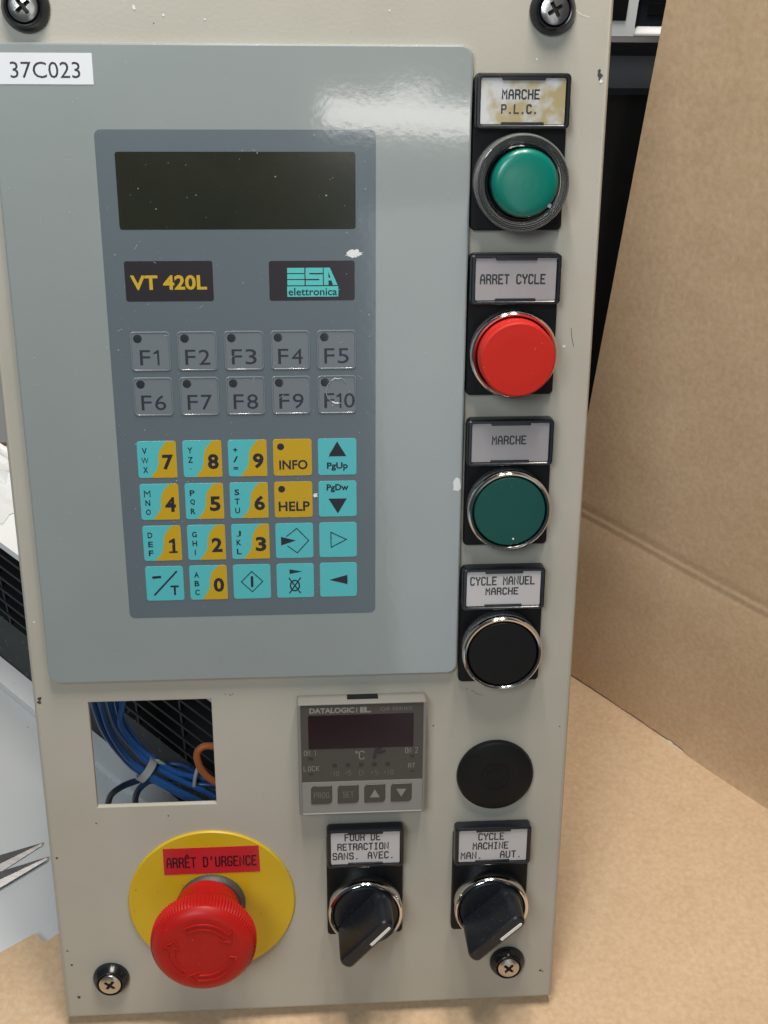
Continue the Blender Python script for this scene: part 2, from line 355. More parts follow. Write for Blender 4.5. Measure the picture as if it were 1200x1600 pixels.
# plotter lettering: strokes on a 4 x 6 grid
PL = {'A': [[(0, 0), (0, 4), (1.2, 6), (2.8, 6), (4, 4), (4, 0)], [(0, 2.6), (4, 2.6)]],
 'C': [[(4, 5), (3.2, 6), (.8, 6), (0, 5), (0, 1), (.8, 0), (3.2, 0), (4, 1)]],
 'D': [[(0, 0), (0, 6), (2.8, 6), (4, 4.8), (4, 1.2), (2.8, 0), (0, 0)]],
 'E': [[(4, 6), (0, 6), (0, 0), (4, 0)], [(0, 3.1), (3, 3.1)]],
 'F': [[(4, 6), (0, 6), (0, 0)], [(0, 3.1), (3, 3.1)]],
 'G': [[(4, 5), (3.2, 6), (.8, 6), (0, 5), (0, 1), (.8, 0), (3.2, 0), (4, 1), (4, 2.8), (2.3, 2.8)]],
 'H': [[(0, 0), (0, 6)], [(4, 0), (4, 6)], [(0, 3), (4, 3)]],
 'I': [[(2, 0), (2, 6)], [(.8, 6), (3.2, 6)], [(.8, 0), (3.2, 0)]],
 'L': [[(0, 6), (0, 0), (4, 0)]],
 'M': [[(0, 0), (0, 6), (2, 3), (4, 6), (4, 0)]],
 'N': [[(0, 0), (0, 6), (4, 0), (4, 6)]],
 'O': [[(.8, 6), (3.2, 6), (4, 5), (4, 1), (3.2, 0), (.8, 0), (0, 1), (0, 5), (.8, 6)]],
 'P': [[(0, 0), (0, 6), (3.2, 6), (4, 5.2), (4, 3.6), (3.2, 2.8), (0, 2.8)]],
 'Q': [[(.8, 6), (3.2, 6), (4, 5), (4, 1), (3.2, 0), (.8, 0), (0, 1), (0, 5), (.8, 6)], [(2.4, 1.6), (4, 0)]],
 'B': [[(0, 0), (0, 6), (3.2, 6), (4, 5.2), (4, 3.9), (3.2, 3.1), (0, 3.1)], [(3.2, 3.1), (4, 2.3), (4, .8), (3.2, 0), (0, 0)]],
 'R': [[(0, 0), (0, 6), (3.2, 6), (4, 5.2), (4, 3.8), (3.2, 3), (0, 3)], [(2.6, 3), (4, 1.5), (4, 0)]],
 'S': [[(4, 5), (3.2, 6), (.8, 6), (0, 5.2), (0, 3.9), (.8, 3.1), (3.2, 3.1), (4, 2.3), (4, .8), (3.2, 0), (.8, 0), (0, 1)]],
 'T': [[(0, 6), (4, 6)], [(2, 6), (2, 0)]],
 'U': [[(0, 6), (0, 1), (.8, 0), (3.2, 0), (4, 1), (4, 6)]],
 'V': [[(0, 6), (2, 0), (4, 6)]],
 'Y': [[(0, 6), (0, 5), (2, 3.2), (4, 5), (4, 6)], [(2, 3.2), (2, 0)]],
 'K': [[(0, 0), (0, 6)], [(4, 6), (0, 2.6)], [(1.3, 3.7), (4, 0)]],
 '.': [[(1.6, .1), (2.2, .1)]], "'": [[(2, 6.2), (1.7, 4.6)]], ' ': [],
 '0': [[(.8, 6), (3.2, 6), (4, 5), (4, 1), (3.2, 0), (.8, 0), (0, 1), (0, 5), (.8, 6)]],
 '1': [[(1, 5), (2, 6), (2, 0)]], '2': [[(0, 5), (.8, 6), (3.2, 6), (4, 5), (4, 4), (0, 0), (4, 0)]],
 '5': [[(4, 6), (0, 6), (0, 3.4), (3.2, 3.4), (4, 2.6), (4, .8), (3.2, 0), (0, 0)]],
 '-': [[(.8, 3), (3.2, 3)]], '+': [[(.6, 3), (3.4, 3)], [(2, 4.4), (2, 1.6)]]}
PL['Ê'] = [[(4, 6), (0, 6), (0, 0), (4, 0)], [(0, 3.1), (3, 3.1)], [(.8, 7), (2, 8), (3.2, 7)]]
def plot(mb, txt, u0, u1, v0, v1, z, wd=0.42, pitch=6.3):
    n = len(txt); W = (n - 1) * pitch + 4; k = (u1 - u0) / W; kv = (v1 - v0) / 6
    zz = z
    for i, ch in enumerate(txt):
        for st in PL[ch]:
            mb.stroke([(u0 + (i * pitch + x) * k, v0 + y * kv) for x, y in st], wd, zz); zz += 0.004
            if zz > z + 0.03: zz = z

# ---------------------------------------------------------------- the setting: table, wall
TZ = -9.5                                       # table height; the cardboard floor lies at -5.5
FZ = -5.5
t = MB('table', 'brown')
t.box(-900, 1000, -700, 408, TZ - 25, TZ)
wpart('table', t, kind='structure')
t = MB('brown'); t.box(-900, 1000, 408.3, 411, TZ - 25, TZ + 0.6)
wpart('table_edge', t, bpy.data.objects['table'])
t = MB('white'); t.box(-900, 1000, 700, 720, -300, 700)
wpart('wall', t, kind='structure')

# ---------------------------------------------------------------- the control panel
panel = thing('control_panel', 'beige grey metal control panel leaning back on the cardboard, with keypad, buttons and switches', 'control panel', (0, 0, 0))
panel.rotation_euler = (-LEAN, 0, 0)
ORIG[panel.name] = (0, PV0, 0)

# face plate: folded sheet with a square cutout
UL, UR, VB, VT = -19.8, 180.0, PV0, PV0 + 400
b = MB('paint')
def orect(i, w): return [(UL + i, VB + i, w), (UR - i, VB + i, w), (UR - i, VT - i, w), (UL + i, VT - i, w)]
def hrect(i, w): return [(0 - i, -45 - i, w), (45 + i, -45 - i, w), (45 + i, 0 + i, w), (0 - i, 0 + i, w)]
rings = [orect(1.8, -16), orect(0, -16)]
for k in range(0, 7):
    a = k / 6 * math.pi / 2; rings.append(orect(1.6 * (1 - math.cos(a)), -1.6 + 1.6 * math.sin(a)))
rings += [hrect(0.35, 0), hrect(0.1, -0.1), hrect(0, -0.35), hrect(0, -2), orect(1.8, -2), orect(1.8, -16)]
b.loft(rings, False, False)
part('face_plate', b, panel, (80, 55, 0), sharp=25)

chips = MB('chip', 'chipw')
def uvspots():
    chips.use('chip')
    for u, v, r in ((-17.2, -67, .55), (-16.9, -111, .4), (-15.7, -118, .5), (-14.2, -134, .6), (174.6, -130.5, .55), (175.6, -131.2, .3), (-17.4, 2.0, .9), (-17.6, .6, .8), (176.8, 217.6, .8), (176.4, 219, .5), (176.9, 216.4, .45),
                    (26.5, -49.8, .3), (1.2, 237.8, .2), (50.2, 1.9, .22), (52.1, 1.5, .25), (52.9, 1.9, .2), (176.5, -16, .25), (38, 232, .2), (-1, -52, .3), (140.5, 1.2, .25), (128, -14, .3)):
        chips.disc(u, v, r, 0.05 + random.uniform(0, .03), 9, .4)
    chips.use('chipw')
    for u, v, r in ((32.3, 236.4, .6), (41, 234.3, .45), (53.5, 233.2, .3), (158, 192, .45), (156.4, 222.4, .3), (177.2, 215.9, .6), (170, 131, .5), (163, 125.5, .3), (71, 222, .25), (110, 236, .3), (-16.5, 33, .4), (168.6, 62.6, .25)):
        chips.disc(u, v, r, 0.10 + random.uniform(0, .03), 9, .35)
uvspots(); chips.flat = True
# a thin curved scratch near the top right screw
chips.use('chipw').stroke([(166.5, 238.5), (168, 236.6), (170, 235.2), (172.4, 234.6)], .22, .06)
chips.use('chip').stroke([(172.2, 137.2), (172.6, 134), (173.4, 131)], .18, .06)
chips.use('chip').stroke([(142, 0.8), (144.5, -1.2), (146.5, -1.6)], .12, .06)
part('paint_chips', chips, panel, kind='stuff')

# screws with black cup washers
def screw(u, v, rot):
    w = MB('blkg')
    w.lathe(u, v, [(7.2, 0), (7.25, .9), (7.0, 1.7), (5.7, 4.0), (5.35, 4.3), (5.0, 4.2), (4.85, 3.6), (4.6, 3.0), (4.2, 2.9)], 56)
    o = part('mounting_screw', w, panel, (u, v, 0))
    h = MB('screw', 'chip'); n = 96
    def circ(r, z): return [(u + r * math.cos(2 * math.pi * i / n), v + r * math.sin(2 * math.pi * i / n), z) for i in range(n)]
    def cross(L, a, z):
        out = []
        for i in range(n):
            th = 2 * math.pi * i / n; c, s_ = abs(math.cos(th)), abs(math.sin(th))
            r = max(min(L / max(c, 1e-6), a / max(s_, 1e-6)), min(L / max(s_, 1e-6), a / max(c, 1e-6)))
            out.append((u + r * math.cos(th + rot), v + r * math.sin(th + rot), z))
        k = round(rot / (2 * math.pi) * n) % n
        return out[-k:] + out[:-k] if k else out
    ids = [h.ring(q) for q in (circ(4.55, 3.0), circ(4.6, 3.9), circ(4.3, 4.5), circ(3.4, 4.85), cross(2.5, .62, 4.95), cross(2.3, .5, 4.6), cross(1.7, .42, 3.2))]
    for k in range(6):
        h.use('screw' if k < 5 else 'chip'); h.bridge(ids[k], ids[k + 1])
    h.use('chip'); h.face(ids[-1])
    part('screw_head', h, o, (u, v, 3.5))
screw(0.1, 236.2, R(38)); screw(160.6, 236.4, R(30)); screw(-0.5, -124.8, R(52)); screw(160.4, -125.0, R(48))

# ---- operator terminal
T = MB('film')
tu, tv, tw, th_ = 61.7, 117.9, 148.8, 217.0
T.rbox(tu, tv, tw, th_, 4.0, 0, 3.0, .7)
term = part('operator_terminal', T, panel, (tu, tv, 0))
Z = 3.0
ov = MB('overlay'); ov.rbox(61.85, 118.1, 87.7, 166.3, 2.0, Z, Z + .06, 0.02)
part('keypad_overlay', ov, term)
Z1 = Z + .06
d = MB('lcd'); d.rbox(61.55, 182.65, 75.3, 23.9, .9, Z1, Z1 + .05, 0.02)
part('display_window', d, term)
d = MB('badge'); d.rbox(38.6, 154.3, 28.3, 13.0, .8, Z1, Z1 + .05, 0.02); d.use('badgey'); text(d, 'VT 420L', 26.1, 50.7, 151.5, 156.3, Z1 + .09, .03)
part('model_badge', d, term)
d = MB('badge'); d.rbox(84.85, 154.2, 27.9, 12.9, .8, Z1, Z1 + .05, 0.02)
d.use('badget'); zb = Z1 + .09
x0, y0, y1 = 76.8, 152.75, 158.4
# striped initials E, S, A cut from one teal block
hh = (y1 - y0)
def bar(a, c, k0, k1): d.poly([(x0 + a, y0 + hh * k0), (x0 + c, y0 + hh * k0), (x0 + c, y0 + hh * k1), (x0 + a, y0 + hh * k1)], zb)
bar(0, 5.6, .70, 1.0); bar(0, 5.6, .36, .64); bar(0, 5.6, 0, .30)
bar(6.0, 11.6, .70, 1.0); bar(6.0, 7.2, .36, .70); bar(7.2, 11.6, .36, .62); bar(10.4, 11.6, 0, .36); bar(6.0, 10.4, 0, .28)
d.poly([(x0 + 11.9, y0), (x0 + 13.4, y0), (x0 + 13.4, y1), (x0 + 11.9, y1)], zb + .003)
d.poly([(x0 + 13.4, y1), (x0 + 13.4, y1 - 1.3), (x0 + 14.9, y0), (x0 + 16.4, y0), (x0 + 13.9, y1)], zb)
d.poly([(x0 + 12.2, y0 + 1.5), (x0 + 14.4, y0 + 1.5), (x0 + 14.2, y0 + 2.4), (x0 + 12.2, y0 + 2.4)], zb + .006)
d.poly([(76.7, 149.0), (93.4, 149.0), (93.4, 152.4), (76.7, 152.4)], zb)
d.use('ink'); text(d, 'elettronica', 77.1, 93.0, 149.4, 151.9, zb + .03, .012)
part('logo_badge', d, term)
# function keys
CX = [31.12 + 15.35 * j for j in range(5)]
for i, vy in enumerate((131.3, 115.95)):
    for j in range(5):
        n = i * 5 + j + 1; cx = CX[j] + .1
        k = MB('fkey')
        # pressed rim round the key, then the key face
        k.rframe(cx, vy, 13.1, 13.2, 1.3, 12.1, 12.2, 1.0, Z1 - .02, Z1 + .26, Z1 + .02, .16, 4)
        k.use('fkey').rbox(cx, vy, 12.0, 12.1, .9, Z1 - .02, Z1 + .12, .04, False, 4)
        k.use('inkf'); va, vb, zt = vy - 4.6, vy + .5, Z1 + .16
        if n == 10: text(k, 'F', cx - 4.3, cx - .9, va, vb, zt); one(k, cx - .2, cx + 1.5, va, vb, zt, .62); text(k, '0', cx + 2.4, cx + 6.0, va, vb, zt)
        elif n == 1: text(k, 'F', cx - 3.6, cx - .2, va, vb, zt); one(k, cx + .9, cx + 2.7, va, vb, zt, .62)
        else: text(k, 'F', cx - 4.1, cx - .7, va, vb, zt); text(k, str(n), cx + .4, cx + 4.1, va, vb, zt)
        part('function_key', k, term)
        l = MB('dot'); l.lathe(cx - 4.0, vy + 4.3, [(1.45, Z1 + .1), (1.4, Z1 + .17), (0.9, Z1 + .2)], 24)
        part('indicator_light', l, term)
# number and command keys
RV = [94.0, 78.7, 63.4, 48.15]
NUM = {(0, 0): ('7', 'VWX'), (0, 1): ('8', 'YZ.'), (0, 2): ('9', '+/='), (1, 0): ('4', 'MNO'), (1, 1): ('5', 'PQR'), (1, 2): ('6', 'STU'), (2, 0): ('1', 'DEF'), (2, 1): ('2', 'GHI'), (2, 2): ('3', 'JKL'), (3, 1): ('0', 'ABC')}
ZK = Z1 + .10
def keybase(m, cx, cy):
    k = MB(m); k.rbox(cx, cy, 13.2, 13.1, .9, Z1 - .02, ZK, .05, False, 4); return k
def circle(mb, cx, cy, r, z, n=24): mb.disc(cx, cy, r, z, n)
for i in range(4):
    for j in range(5):
        cx, cy = CX[j], RV[i]
        if (i, j) in NUM:
            dig, abc = NUM[(i, j)]
            k = keybase('teal', cx, cy); k.use('amber')
            h = 6.5; cv = []
            for s in range(15):                    # the wave between teal and amber
                q = s / 14; x = -2.6 + 6.0 * q + 1.15 * math.sin(q * 2 * math.pi) * -1 * -0.9; y = -h + 2 * h * q
                x = -2.7 + 6.2 * (q - 0.14 * math.sin(2 * math.pi * q) * 1.0) if False else -2.7 + 6.2 * (0.5 - 0.5 * math.cos(math.pi * q)) * .55 + 6.2 * q * .45
                x = -2.7 + 6.3 * (q + .15 * math.sin(2 * math.pi * q)) ** 1.0
                cv.append((cx + x, cy + y))
            k.poly([(cx + 6.55, cy - h), (cx + 6.55, cy + h)] + cv[::-1], ZK + .02)
            k.use('ink')
            wd = 3.7
            if dig == '1': one(k, cx + 2.3, cx + 4.9, cy - 3.7, cy + 1.7, ZK + .05, 1.05, True)
            else: text(k, dig, cx + 3.6 - wd / 2, cx + 3.6 + wd / 2, cy - 3.7, cy + 1.7, ZK + .05, .035)
            for q, ch in enumerate(abc):
                hh = 2.1; ww = {'I': .35, '.': .4, 'W': 2.4, 'M': 2.2}.get(ch, 1.65); y = cy + 3.0 - 3.35 * q - hh / 2 + .35
                if ch in '.=': hh = .35 if ch == '.' else .9; y += .7
                if ch == '+': hh = 1.5; ww = 1.5; y += .3
                if ch == 'M': plot(k, 'M', cx - 4.1 - .95, cx - 4.1 + .95, y - .3, y + 1.8, ZK + .05, .34); continue
                text(k, ch, cx - 4.1 - ww / 2, cx - 4.1 + ww / 2, y - (.3 if ch != '.' else 0), y - (.3 if ch != '.' else 0) + hh, ZK + .05, 0 if ch in 'JW' else .022)
            part('number_key', k, term)
        elif (i, j) in ((0, 3), (1, 3)):
            k = keybase('amber', cx, cy); k.use('ink'); k.disc(cx - 4.0, cy + 3.9, 1.2, ZK + .05, 24)
            if i == 0: text(k, 'INFO', cx - 4.6, cx + 5.1, cy - 4.3, cy - .9, ZK + .05, .022)
            else: text(k, 'HELP', cx - 5.2, cx + 5.6, cy - 4.2, cy - .7, ZK + .05, .022)
            part('command_key', k, term)
        else:
            k = keybase('teal', cx, cy); k.use('ink'); z = ZK + .05
            if (i, j) == (0, 4):
                k.poly([(cx - 3.1, cy + .2), (cx + 3.1, cy + .2), (cx, cy + 5.5)], z); text(k, 'PgUp', cx - 3.6, cx + 3.6, cy - 5.0, cy - 2.0, z, .03)
            elif (i, j) == (1, 4):
                k.poly([(cx - 3.2, cy + .1), (cx, cy - 5.4), (cx + 3.2, cy + .1)], z); text(k, 'PgDw', cx - 3.8, cx + 3.8, cy + 2.4, cy + 5.4, z, .03)
            elif (i, j) == (2, 3):
                k.stroke([(cx - 2.7, cy + 1.7), (cx + .9, cy + 4.6), (cx + 5.0, cy), (cx + .9, cy - 4.6), (cx - 2.4, cy - 2.0)], .32, z)
                k.poly([(cx - 4.7, cy + 1.5), (cx - 4.7, cy - 1.7), (cx + .5, cy + .1)], z + .01)
            elif (i, j) == (2, 4):
                k.stroke([(cx - 2.5, cy + 2.9), (cx + 2.9, cy + .1), (cx - 2.5, cy - 2.8)], .34, z, True)
            elif (i, j) == (3, 0):
                k.poly([(cx - 4.3, cy + 1.9), (cx - 1.2, cy + 2.1), (cx - 1.2, cy + 3.0), (cx - 4.3, cy + 2.8)], z); k.stroke([(cx - 3.8, cy - 4.3), (cx + 4.3, cy + 4.5)], .6, z + .01)
                text(k, 'T', cx + 1.9, cx + 4.8, cy - 4.5, cy - .8, z, .025)
            elif (i, j) == (3, 2):
                k.stroke([(cx, cy + 3.9), (cx + 3.8, cy), (cx, cy - 3.9), (cx - 3.8, cy)], .32, z, True); k.poly([(cx - .45, cy - 2.1), (cx + .45, cy - 2.1), (cx + .45, cy + 2.1), (cx - .45, cy + 2.1)], z)
            elif (i, j) == (3, 3):
                k.poly([(cx - 2, cy + 4.4), (cx - 2, cy + 2.6), (cx + 2.5, cy + 3.5)], z)
                k.stroke([(cx - .2 + 1.6 * math.cos(a * math.pi / 8), cy - 1.9 + 2.0 * math.sin(a * math.pi / 8)) for a in range(16)], .5, z, True)
                k.stroke([(cx - 2.1, cy - 4.7), (cx + 1.8, cy + 1.0)], .42, z + .01); k.stroke([(cx + 1.7, cy - 4.7), (cx - 2.2, cy + 1.0)], .42, z + .02)
            else:
                k.poly([(cx - 3.2, cy), (cx + 3.2, cy - 1.8), (cx + 3.2, cy + 1.8)], z)
            part('arrow_key' if j == 4 else 'command_key', k, term)
# scuffs on the film
pz = Z1 + .35
pe = MB('peel'); pe.flat = True
def blob(mb, cu, cv, ru, rv, z, n=22, jit=.22): mb.poly([(cu + ru * (1 + random.uniform(-jit, jit)) * math.cos(2 * math.pi * i / n), cv + rv * (1 + random.uniform(-jit, jit)) * math.sin(2 * math.pi * i / n)) for i in range(n)], z)
blob(pe, 98.4, 162.9, 2.6, 1.25, Z1 + .04, 26, .25)
part('peeled_spot', pe, term)
pe = MB('scuff', 'peel')
ringp = [(93.0 + (3.9 + random.uniform(-.25, .25)) * math.cos(i / 24 * 2 * math.pi), 117.2 + (4.4 + random.uniform(-.3, .3)) * math.sin(i / 24 * 2 * math.pi)) for i in range(24)]
pe.use('scuff').stroke(ringp[3:20], .3, pz); pe.use('peel').stroke(ringp[16:19], .5, pz + .01).stroke(ringp[5:9], .25, pz + .01)
pe.flat = True
part('peeled_spot', pe, term)
pe = MB('peel'); pe.flat = True
blob(pe, 134.1, 83.0, 1.5, 2.3, Z + .08, 14, .4); part('peeled_spot', pe, term)
pe = MB('peel'); pe.flat = True
blob(pe, 84.8, 80.3, .8, .9, ZK + .12, 9, .4); part('peeled_spot', pe, term)
# dust, hairs and fine scratches on the film
du_ = MB('dust'); du_.flat = True; rd = random.Random(21)
for i in range(240):
    u = rd.uniform(-11, 134); v = rd.uniform(11, 224)
    if i % 3 == 0: u = rd.uniform(20, 105); v = rd.uniform(38, 200)
    if -12 < u < 20 and 213 < v < 225: continue
    if i % 5 == 0 and 23 < u < 100 and 170 < v < 195: continue
    z = Z + .52 + i * .0003; a = rd.uniform(0, math.pi)
    if i % 5:
        r = rd.choice((.10, .13, .16, .22)); k = rd.randint(4, 6)
        du_.poly([(u + r * rd.uniform(.5, 1.3) * math.cos(q * 2 * math.pi / k), v + r * rd.uniform(.5, 1.3) * math.sin(q * 2 * math.pi / k)) for q in range(k)], z)
    else:
        L = rd.uniform(.6, 2.2); c = rd.uniform(-.5, .5)
        du_.stroke([(u - L / 2 * math.cos(a), v - L / 2 * math.sin(a)), (u + c * .4, v + c * .3), (u + L / 2 * math.cos(a), v + L / 2 * math.sin(a))], rd.choice((.05, .07, .09)), z)
part('dust_and_scratches', du_, term, kind='stuff')
# inventory sticker across the terminal's corner
st = MB('sticker'); st.rbox(3.8, 218.8, 30.6, 9.0, .2, Z, Z + .14, .03); st.use('ink'); text(st, '37C023', -5.7, 15.3, 216.1, 220.8, Z + .17, 0)
part('number_sticker', st, panel)

# ---- push buttons, selector switches
def legend(par, cx, vt, lines, paper='lab', hgt=16.6):
    cy = vt - hgt / 2; zt = 7.0
    f = MB('blkg')
    f.rframe(cx, cy, 29.8, hgt, 1.5, 26.9, hgt - 2.6, .7, 2.2, zt, zt - 1.1, .5, 4)
    # retaining tabs at the middle of the long sides
    f.rbox(cx, cy + hgt / 2 - 1.5, 13.5, 1.2, .3, zt - 1.0, zt - .15, .15); f.rbox(cx, cy - hgt / 2 + 1.5, 13.5, 1.2, .3, zt - 1.0, zt - .15, .15)
    f.rbox(cx, cy, 29.0, hgt - .8, 1.4, 2.2, zt - 1.3, .1)
    part('legend_frame', f, par)
    l = MB(paper); l.rbox(cx, cy, 26.7, hgt - 2.8, .5, zt - 1.35, zt - .75, .1)
    l.use('inkl')
    for tx, a, c, e, g in lines: plot(l, tx, a, c, e + .18, g - .12, zt - .70, .50)
    part('legend_label', l, par)
def base(cx, v0, h=46, name='push_button', label=None):
    p = MB('blk'); p.rbox(cx, v0 + h / 2, 30, h, 1.6, 0, 2.4, .5, False)
    return part(name, p, panel, (cx, v0 + 15, 0), label=label)
def chrome_bezel(par, cx, cy, top=10.0, barrel='barrel'):
    bz = MB(barrel); bz.lathe(cx, cy, [(14.2, 2.2), (14.2, top - 3.0), (14.0, top - 2.4)], 72, False)
    bz.use('chrome'); bz.lathe(cx, cy, [(14.3, top - 2.6), (14.65, top - 2.2), (14.65, top - 1.1), (14.4, top - .4), (13.9, top), (13.3, top - .15), (12.9, top - .7), (12.75, top - 2.2), (12.75, top - 4)], 96, False)
    part('bezel', bz, par, (cx, cy, 2.2))
BX = 151.5
# illuminated green, clear ring
b1 = base(BX, 170.0, 47.5, 'push_button', 'illuminated green push button with clear ring under a stained legend')
legend(b1, BX, 218.2, [('MARCHE', 145.0, 156.5, 210.5, 213.3), ('P.L.C.', 144.9, 156.1, 206.2, 208.9)], 'labold')
r1 = MB('clear', 'glass'); cx, cy = BX + .2, 185.4
r1.lathe(cx, cy, [(13.0, 2.4), (15.0, 2.4), (15.1, 4.0), (15.15, 9.4), (15.0, 10.3), (14.75, 10.8)], 96, False)
r1.use('glass').lathe(cx, cy, [(14.75, 10.8), (14.4, 10.95), (14.15, 10.2), (13.9, 10.95), (13.6, 10.2), (13.35, 10.9), (13.05, 10.1), (12.75, 10.6), (12.4, 9.6), (12.1, 9.9), (11.9, 8.6), (11.8, 4.0), (13.0, 2.4)], 96, False)
part('clear_ring', r1, b1)
r1 = MB('blkg'); r1.lathe(cx, cy, [(12.9, 2.4), (12.9, 2.7), (11.6, 2.9), (11.6, 8.4), (11.2, 8.7), (10.9, 8.3), (10.8, 4)], 72, False); part('bezel', r1, b1)
cx += .8
r1 = MB('green'); r1.lathe(cx, cy, [(10.7, 4.0), (10.7, 9.2), (10.5, 10.3), (9.9, 11.0), (8.8, 11.4), (7, 11.6), (4, 11.75), (1.5, 11.8)], 72); part('button_cap', r1, b1)
r1 = MB('blkg', 'scuff'); r1.use('scuff'); r1.disc(cx + 8.0, cy - 6.8, .75, 10.9, 10, .3); r1.flat = True; part('scuffed_spot', r1, b1)
# red raised
b2 = base(BX, 114.9, 47.5, 'push_button', 'red raised push button in a chrome ring')
legend(b2, BX, 163.0, [('ARRET CYCLE', 139.9, 161.1, 153.2, 156.3)], 'labgrey')
chrome_bezel(b2, BX + .1, 130.0, 9.5)
r2 = MB('red'); r2.lathe(BX + .1, 130.0, [(12.5, 4), (12.5, 15.2), (12.3, 15.8), (11.8, 16.1), (8, 16.2)], 80); part('button_cap', r2, b2)
# dark green flush
b3 = base(BX + .6, 59.9, 46, 'push_button', 'dark green flush push button in a chrome ring')
legend(b3, BX + .4, 107.3, [('MARCHE', 145.7, 157.2, 98.4, 101.4)], 'labgrey')
chrome_bezel(b3, BX + .6, 75.0, 10.0)
r3 = MB('dgreen'); r3.lathe(BX + .6, 75.0, [(12.5, 5), (12.5, 9.2), (12.2, 9.6), (8, 9.7)], 80); r3.use('peel'); r3.disc(BX + 2.2, 65.0, .4, 9.74, 8, .5); part('button_cap', r3, b3)
# black flush
b4 = base(BX + .2, 5.4, 46, 'push_button', 'black flush push button in a chrome ring')
legend(b4, BX + .1, 52.6, [('CYCLE MANUEL', 139.7, 162.6, 46.0, 49.2), ('MARCHE', 145.3, 156.8, 42.2, 44.9)], hgt=16.2)
chrome_bezel(b4, BX + .2, 20.1, 10.0)
r4 = MB('blk'); r4.lathe(BX + .2, 20.1, [(12.5, 5), (12.5, 9.2), (12.2, 9.6), (8, 9.7)], 80); part('button_cap', r4, b4)

def selector(cx, v0, ang, lines, label, vt):
    s = base(cx, v0, 46, 'selector_switch', label)
    legend(s, cx, vt, lines, hgt=17.2)
    cy = v0 + 15.0
    chrome_bezel(s, cx, cy, 10.5, 'chromeb')
    k = MB('knob'); k.lathe(cx, cy, [(12.6, 4), (12.6, 9.6), (12.2, 10.0), (8, 10.1)], 72)
    ca, sa = math.cos(ang), math.sin(ang)
    def xy(x, y, z): return (cx + x * ca - y * sa, cy + x * sa + y * ca, z)
    def foot(L0, L1, hw, z, sk=0):                  # rounded grip outline, tail at -L0
        o = []
        for q in range(9): a = -math.pi / 2 + q / 8 * math.pi; o.append(xy(L1 - hw + hw * math.cos(a), hw * math.sin(a) * 1.0, z))
        for q in range(9): a = math.pi / 2 + q / 8 * math.pi; o.append(xy(-L0 + hw * .7 + hw * .7 * math.cos(a), hw * math.sin(a), z))
        return o
    k.loft([foot(13.6, 12.6, 4.6, 9.8), foot(13.6, 12.6, 4.4, 13), foot(13.9, 12.7, 3.2, 25.2), foot(13.7, 12.5, 2.9, 26.2), foot(13.0, 11.9, 2.1, 26.7)])
    part('knob', k, s, (cx, cy, 9.8))
    p = MB('white'); P = []
    for q in range(9): a = -math.pi / 2 + q / 8 * math.pi; P.append((10.2 + .55 * math.cos(a), .55 * math.sin(a)))
    P += [(0.2, .55), (0.2, -.55)]
    pp = [xy(x, y - 1.2, 0)[:2] for x, y in P]; p.prism(pp, 26.3, 27.0, .12); part('pointer_line', p, s)
selector(101.8, -106.5, R(47), [('FOUR DE', 94.0, 107.4, -59.8, -56.7), ('RETRACTION', 91.2, 110.6, -64.0, -61.0), ('SANS.', 89.3, 99.2, -68.2, -65.1), ('AVEC.', 102.9, 112.8, -68.2, -65.1)], 'selector switch under the FOUR DE RETRACTION legend', -54.6)
selector(BX, -106.5, R(43), [('CYCLE', 145.9, 155.6, -61.6, -58.5), ('MACHINE', 143.8, 157.4, -65.8, -62.7), ('MAN.', 139.2, 147.2, -70.0, -66.9), ('AUT.', 154.7, 162.7, -70.0, -66.9)], 'selector switch under the CYCLE MACHINE legend', -55.6)

# ---- blanking plug
pg = MB('blk'); cx, cy = 152.1, -35.6
pg.lathe(cx, cy, [(14.7, 0), (14.9, .8), (14.8, 1.8), (14.3, 2.6), (13.2, 3.0), (9, 3.2), (5.2, 3.2)], 80)
o = part('blanking_plug', pg, panel, (cx, cy, 0))
em = MB('blk')
for r in (5.6, 3.6): em.lathe(cx, cy, [(r, 3.1), (r, 3.4), (r - .5, 3.4), (r - .5, 3.1)], 40, False)
for q in range(6):
    a = q * math.pi / 3 + .3; em.rbox(cx + 1.6 * math.cos(a), cy + 1.6 * math.sin(a), .8, .5, .1, 3.1, 3.4, .05)
part('embossed_mark', em, o)

# ---- emergency stop
cx, cy = 41.4, -89.5
e = MB('yellow'); e.lathe(cx, cy, [(32.6, 0), (32.7, .8), (32.3, 1.3), (20, 1.35)], 120)
es = part('emergency_stop', e, panel, (cx, cy, 0))
c = MB('collar'); c.lathe(cx, cy, [(13.2, 1.3), (13.2, 2.4), (12.7, 3.2), (12.0, 4.0), (11, 4.1)], 64, False); part('collar', c, es)
cx = 39.9
h = MB('redm'); nn = 196
prof = [(12.3, 3.6), (12.7, 5.0), (13.1, 9.0), (13.6, 13.0), (14.5, 16.5), (15.6, 18.6), (17.2, 20.0), (18.9, 20.6), (19.55, 21.2), (19.6, 25.0), (19.3, 26.2), (18.7, 27.6), (17.7, 28.9), (16.4, 29.8), (15.0, 30.2), (10, 30.3), (5, 30.3)]
h.lathe(cx, cy, prof, nn, True, lambda k, i: (0.25 if i % 2 else -0.25) if 7 <= k <= 10 else 0)
part('mushroom_head', h, es, (cx, cy, 20), sharp=25)
